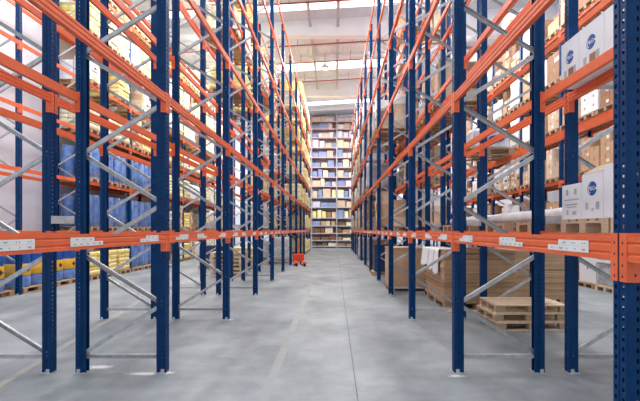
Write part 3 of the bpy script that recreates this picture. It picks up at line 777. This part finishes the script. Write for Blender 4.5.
# long white wrapped bundles lying on the lowest beams of the second right row
for bn, ys in (('nearer', 4.95), ('farther', 7.75)):
    for i, (x, r_, lab) in enumerate(((2.99, 0.085, 'front'), (3.28, 0.095, 'rear'))[:1 if ys < 5 else 2]):
        b = MB(); L = 2.4
        b.lathe([(r_*.4, 0), (r_*.8, .03), (r_, .12)]+[(r_*(1+.06*math.sin(q*1.9+i)), .12+(L-.24)*q/12) for q in range(1, 12)]+[(r_, L-.12), (r_*.8, L-.03), (r_*.4, L)], 'white_film', 14, (0, 0, 0), Matrix.Rotation(-PI/2, 4, 'X'))
        tag(put('wrapped_roll', b.mesh('wrapped_roll', True), None, (x, ys, LEV[0]+0.146+r_*1.06)), 'long white wrapped roll, %s one in the %s bay of the low right beams' % (lab, bn), 'roll', 'white rolls on the low beams')
    for i in (0, 1):
        pallet_simple('pallet under the %s white rolls, %s end' % (bn, ('near', 'far')[i]), (3.3, ys+.6+1.2*i, LEV[0]+.001), 0, 'pallets under the white rolls')
# white-wrapped goods on the ground of the right side-aisle rack, dark lettering along the top
x, y, rz = slot('R3', 3, 2); y += 1.0
pallet_simple('pale wooden pallet under the clear-wrapped sacks beside the nearest right post', (x, y+.05, 0), rz, 'pallets on the right ground', 'wood')
t = thing('wrapped_load', 'pale wrapped load with dark wavy print along its top, low beside the nearest post', 'wrapped load', (x, y+.05, 0.1445), rz)
put('wrapped_block', film_block(3, 'grey_film'), t, (0, 0, 0), (0, 0, 0), (1, 1, 0.8))
put('top_cover', MB().box(-.57, .5, -.41, .41, 0.62, 0.86, 'whitebox', None, .02).mesh('top_cover'), t)
b = MB(); rr = random.Random(5); yy = -0.36
while yy < 0.33:
    w = rr.uniform(.02, .05); hh = rr.choice((.04, .06, .07)); b.box(-.573, -.57, yy, yy+w, .72, .72+hh, 'ink'); yy += w+.008
put('print', b.mesh('print'), t)
# blue-lidded white tub on beam level three of the right side-aisle rack
# white sack with a blue oval print on level two of the second right rack
x, y, rz = slot('R2', 3, 1)
pallet_simple('pallet under the white sack with the blue oval, second right rack', (x, y, LEV[1]+.001), rz, None, 'wood2')
t = thing('white_sack', 'plump white sack with a blue oval print, on level two of the second right rack', 'sack', (x+.1, y, LEV[1]+.146))
put('sack_body', film_block(12, 'white_film'), t, (0, 0, 0), (0, 0, 0), (0.7, 0.95, 0.45))
b = MB(); b.prism([(0.17*math.cos(q*PI/10), 0.2+0.07*math.sin(q*PI/10)) for q in range(20)], 1, -0.405, -0.385, 'logo'); put('oval_print', b.mesh('oval_print'), t, (.1, 0, 0))
# ------------------------------------------------------------------ far ground objects
# stack of empty pallets under the left rows
for i in range(6):
    w = 'bottom' if i == 0 else 'topmost' if i == 5 else ORD[i+1]+' from the floor'
    pallet_simple('brown pallet in the six-high stack under the left racks, %s' % w, (-3.86+0.02*(i % 2), 14.75, 0.1445*i), 0.03*(i % 3-1), 'six-high pallet stack', 'wood')
# hand pallet truck
t = thing('pallet_truck', 'orange-red hand pallet truck standing at the foot of the far left racks', 'pallet truck', (-1.72, 19.5, 0), math.radians(100))
def fork(y): return MB().box(-1.15, 0, y-.08, y+.08, 0.12, 0.18, 'truckred', None, .01).mesh('fork')
for y in (-.19, .19): put('fork', fork(y), t)
put('body', MB().box(0, .22, -.27, .27, .1, .5, 'truckred', None, .03).mesh('body'), t)
h = put('handle', MB().tube([(.15, 0, .3), (.3, 0, .85), (.4, 0, 1.15)], .025, 'truckred').tube([(.4, -.2, 1.15), (.43, -.12, 1.28), (.43, .12, 1.28), (.4, .2, 1.15)], .02, 'rubber').mesh('handle'), t)
for y in (-.1, .1): put('wheel', MB().lathe([(.03, -.03), (.1, -.03), (.1, .03), (.03, .03)], 'rubber', 16, (0, 0, 0), Matrix.Translation((.12, y, .1)) @ Matrix.Rotation(PI/2, 4, 'X')).mesh('wheel'), t)
for y in (-.19, .19): put('roller', MB().lathe([(.02, -.05), (.06, -.05), (.06, .05), (.02, .05)], 'rubber', 12, (0, 0, 0), Matrix.Translation((-1.0, y, .06)) @ Matrix.Rotation(PI/2, 4, 'X')).mesh('roller'), t)
# things standing on the ground in the far bays
def ground(name, label, cat, me, x, y, z=0, rz=0, k='wood2', pal=True, group='ground loads'):
    if pal: pallet_simple('pallet under the '+label, (x, y, 0), rz, 'pallets of '+group, k); z = 0.1445
    return tag(put(name, me, None, (x, y, z), (0, 0, rz)), label, cat, group)
ground('wrapped_block', 'white wrapped sacks under the far left racks, beside the red pallet truck', 'wrapped load', film_block(2, 'white_film'), -2.75, 20.5)
ground('wrapped_block', 'pale wrapped goods on the ground under the rear left racks', 'wrapped load', film_block(8, 'white_film'), -3.9, 22.5)
ground('sack_stack', 'yellow sacks on a ground pallet behind the empty pallet stack', 'sack load', sack_block(4, 'yellow'), -3.9, 17.4)
ground('crate', 'dark blue goods on the ground beyond the empty pallet stack', 'crate', MB().box(-.55, .55, -.38, .38, 0, .85, 'darkgoods', None, .02).mesh('crate'), -5.2, 17.5)
ground('wrapped_block', "grey wrapped load on the ground at the aisle's far right", 'wrapped load', film_block(6, 'grey_film'), 1.95, 23.0)
ground('crate', 'dark crate on the ground under the right racks beyond the large carton', 'crate', MB().box(-.5, .5, -.38, .38, 0, 1.0, 'darkgoods', None, .02).mesh('crate'), 2.0, 15.0)
ground('carton', 'tall brown carton on the ground under the far right racks', 'carton', carton_mesh(.75, 1.0, 1.1, 'kraft3'), 2.1, 18.0)

# ------------------------------------------------------------------ shelving across the far end
YE = 36.6
XP = [-4.35, -2.05, 0.25, 2.55]
SH = [0.19, 0.73, 1.37, 2.06, 2.77, 3.75, 4.62, 5.66, 6.5, 7.4, 8.3, 9.2, 10.1, 10.9, 11.6]
t = thing('end_shelving', 'tall grey shelving full of boxes across the far end of the aisle', 'shelving', (0, YE, 0))
HE = 12.25
for x in XP:
    for y in (0.0, 0.9): put('post', cached('epost', lambda: MB().box(-.05, .05, -.04, .04, 0, HE, 'shelfgrey').mesh('post')), t, (x, y, 0))
for z in SH:
    put('shelf', cached(('eshelf', z > 5), lambda: MB().box(XP[0], XP[-1], -.06, .96, -.09, 0, 'shelf' if z > 5 else 'shelfgrey').mesh('shelf')), t, (0, 0, z))
put('back_panel', MB().box(XP[0], XP[-1], 0.97, 1.0, 0, HE, 'lilac').mesh('back_panel'), t)  # lilac back, haze painted as its colour
rr = random.Random(21)
for si, z in enumerate(SH):
    top = (SH[si+1] if si+1 < len(SH) else HE)-0.1
    for bi in range(3):
        x0, x1 = XP[bi]+.08, XP[bi+1]-.08
        x = x0; n = 0
        while x < x1-.3:
            w = min(rr.choice((.35, .45, .55, .7)), x1-x); hh = (top-z)*rr.uniform(.45, .92)
            if si <= 2 and bi == 1 and x < -1.2: k = 'wooddark'
            elif z > 7: k = rr.choice(('lilac', 'lilac', 'kraft2', 'duskblue'))
            elif z > 3.5: k = rr.choice(('duskblue', 'cream', 'duskblue', 'kraft2', 'lilac'))
            else: k = rr.choice(('cream', 'kraft2', 'kraft', 'wooddark', 'yellow', 'kraft3', 'duskblue'))
            xc = x+w/2; x += w+rr.uniform(.02, .12)
            if not (-2.5 < xc < 2.0): continue
            n += 1
            if (si, bi, n) in ((0, 2, 3), (3, 2, 3)): continue
            cn = {'wooddark': 'dark brown', 'lilac': 'pale lilac', 'whitebox': 'white', 'duskblue': 'dusky blue', 'kraft3': 'deep brown', 'cream': 'cream', 'kraft2': 'pale brown', 'kraft': 'brown', 'yellow': 'yellow'}[k]
            o = put('carton', cached(('ec', k, round(w, 2), round(hh, 1)), lambda: MB().box(-w/2, w/2, -.35, .35, 0, round(hh, 1), k, None, .01).mesh('carton')), None, (xc, YE+.4, z+.001))
            tag(o, '%s carton, %s in the %s section of shelf %d of the end shelving' % (cn, ORD[n], ('left', 'middle', 'right')[bi], si+1), 'carton', 'cartons on the end shelving')

# ------------------------------------------------------------------ light
w = bpy.data.worlds.new('world'); SC.world = w; w.use_nodes = True
bg = w.node_tree.nodes['Background']; bg.inputs['Color'].default_value = (0.88, 0.94, 1.0, 1); bg.inputs['Strength'].default_value = 1.0
def lamp(kind, name, x, y, z, power):  # makes an added fill light, no fitting is built for it
    l = bpy.data.lights.new(name, kind); l.energy = power; l.color = (0.96, 0.985, 1.0)
    if kind == 'AREA': l.shape = 'RECTANGLE'; l.size = 1.2; l.size_y = 3.0
    else: l.shadow_soft_size = 0.35
    o = bpy.data.objects.new(name, l); COL.objects.link(o); o.location = (x, y, z); return o
for y, f in ((3.0, 0.42), (9.5, 0.8), (16, 1.25), (23, 1.6), (31, 1.8)):
    for x, p in ((-0.25, 420), (-6.2, 560), (5.6, 520)):
        lamp('AREA', 'roof_fill_area', x, y, 11.35, p*f)  # added area fills under the roof, stronger towards the far end
for y in (6.5, 13, 21.5, 28, 34.5):
    for x in (-6.2, 5.6):
        lamp('POINT', 'roof_fill_point', x, y, 10.6, 120)  # added point fills over the side aisles to brighten the roof
SC.view_settings.view_transform = 'Standard'; SC.view_settings.look = 'None'
SC.view_settings.gamma = 1.0; SC.view_settings.use_curve_mapping = False
SC.view_settings.exposure = -0.32
for o in list(SC.objects):
    if 'key' in o: del o['key']
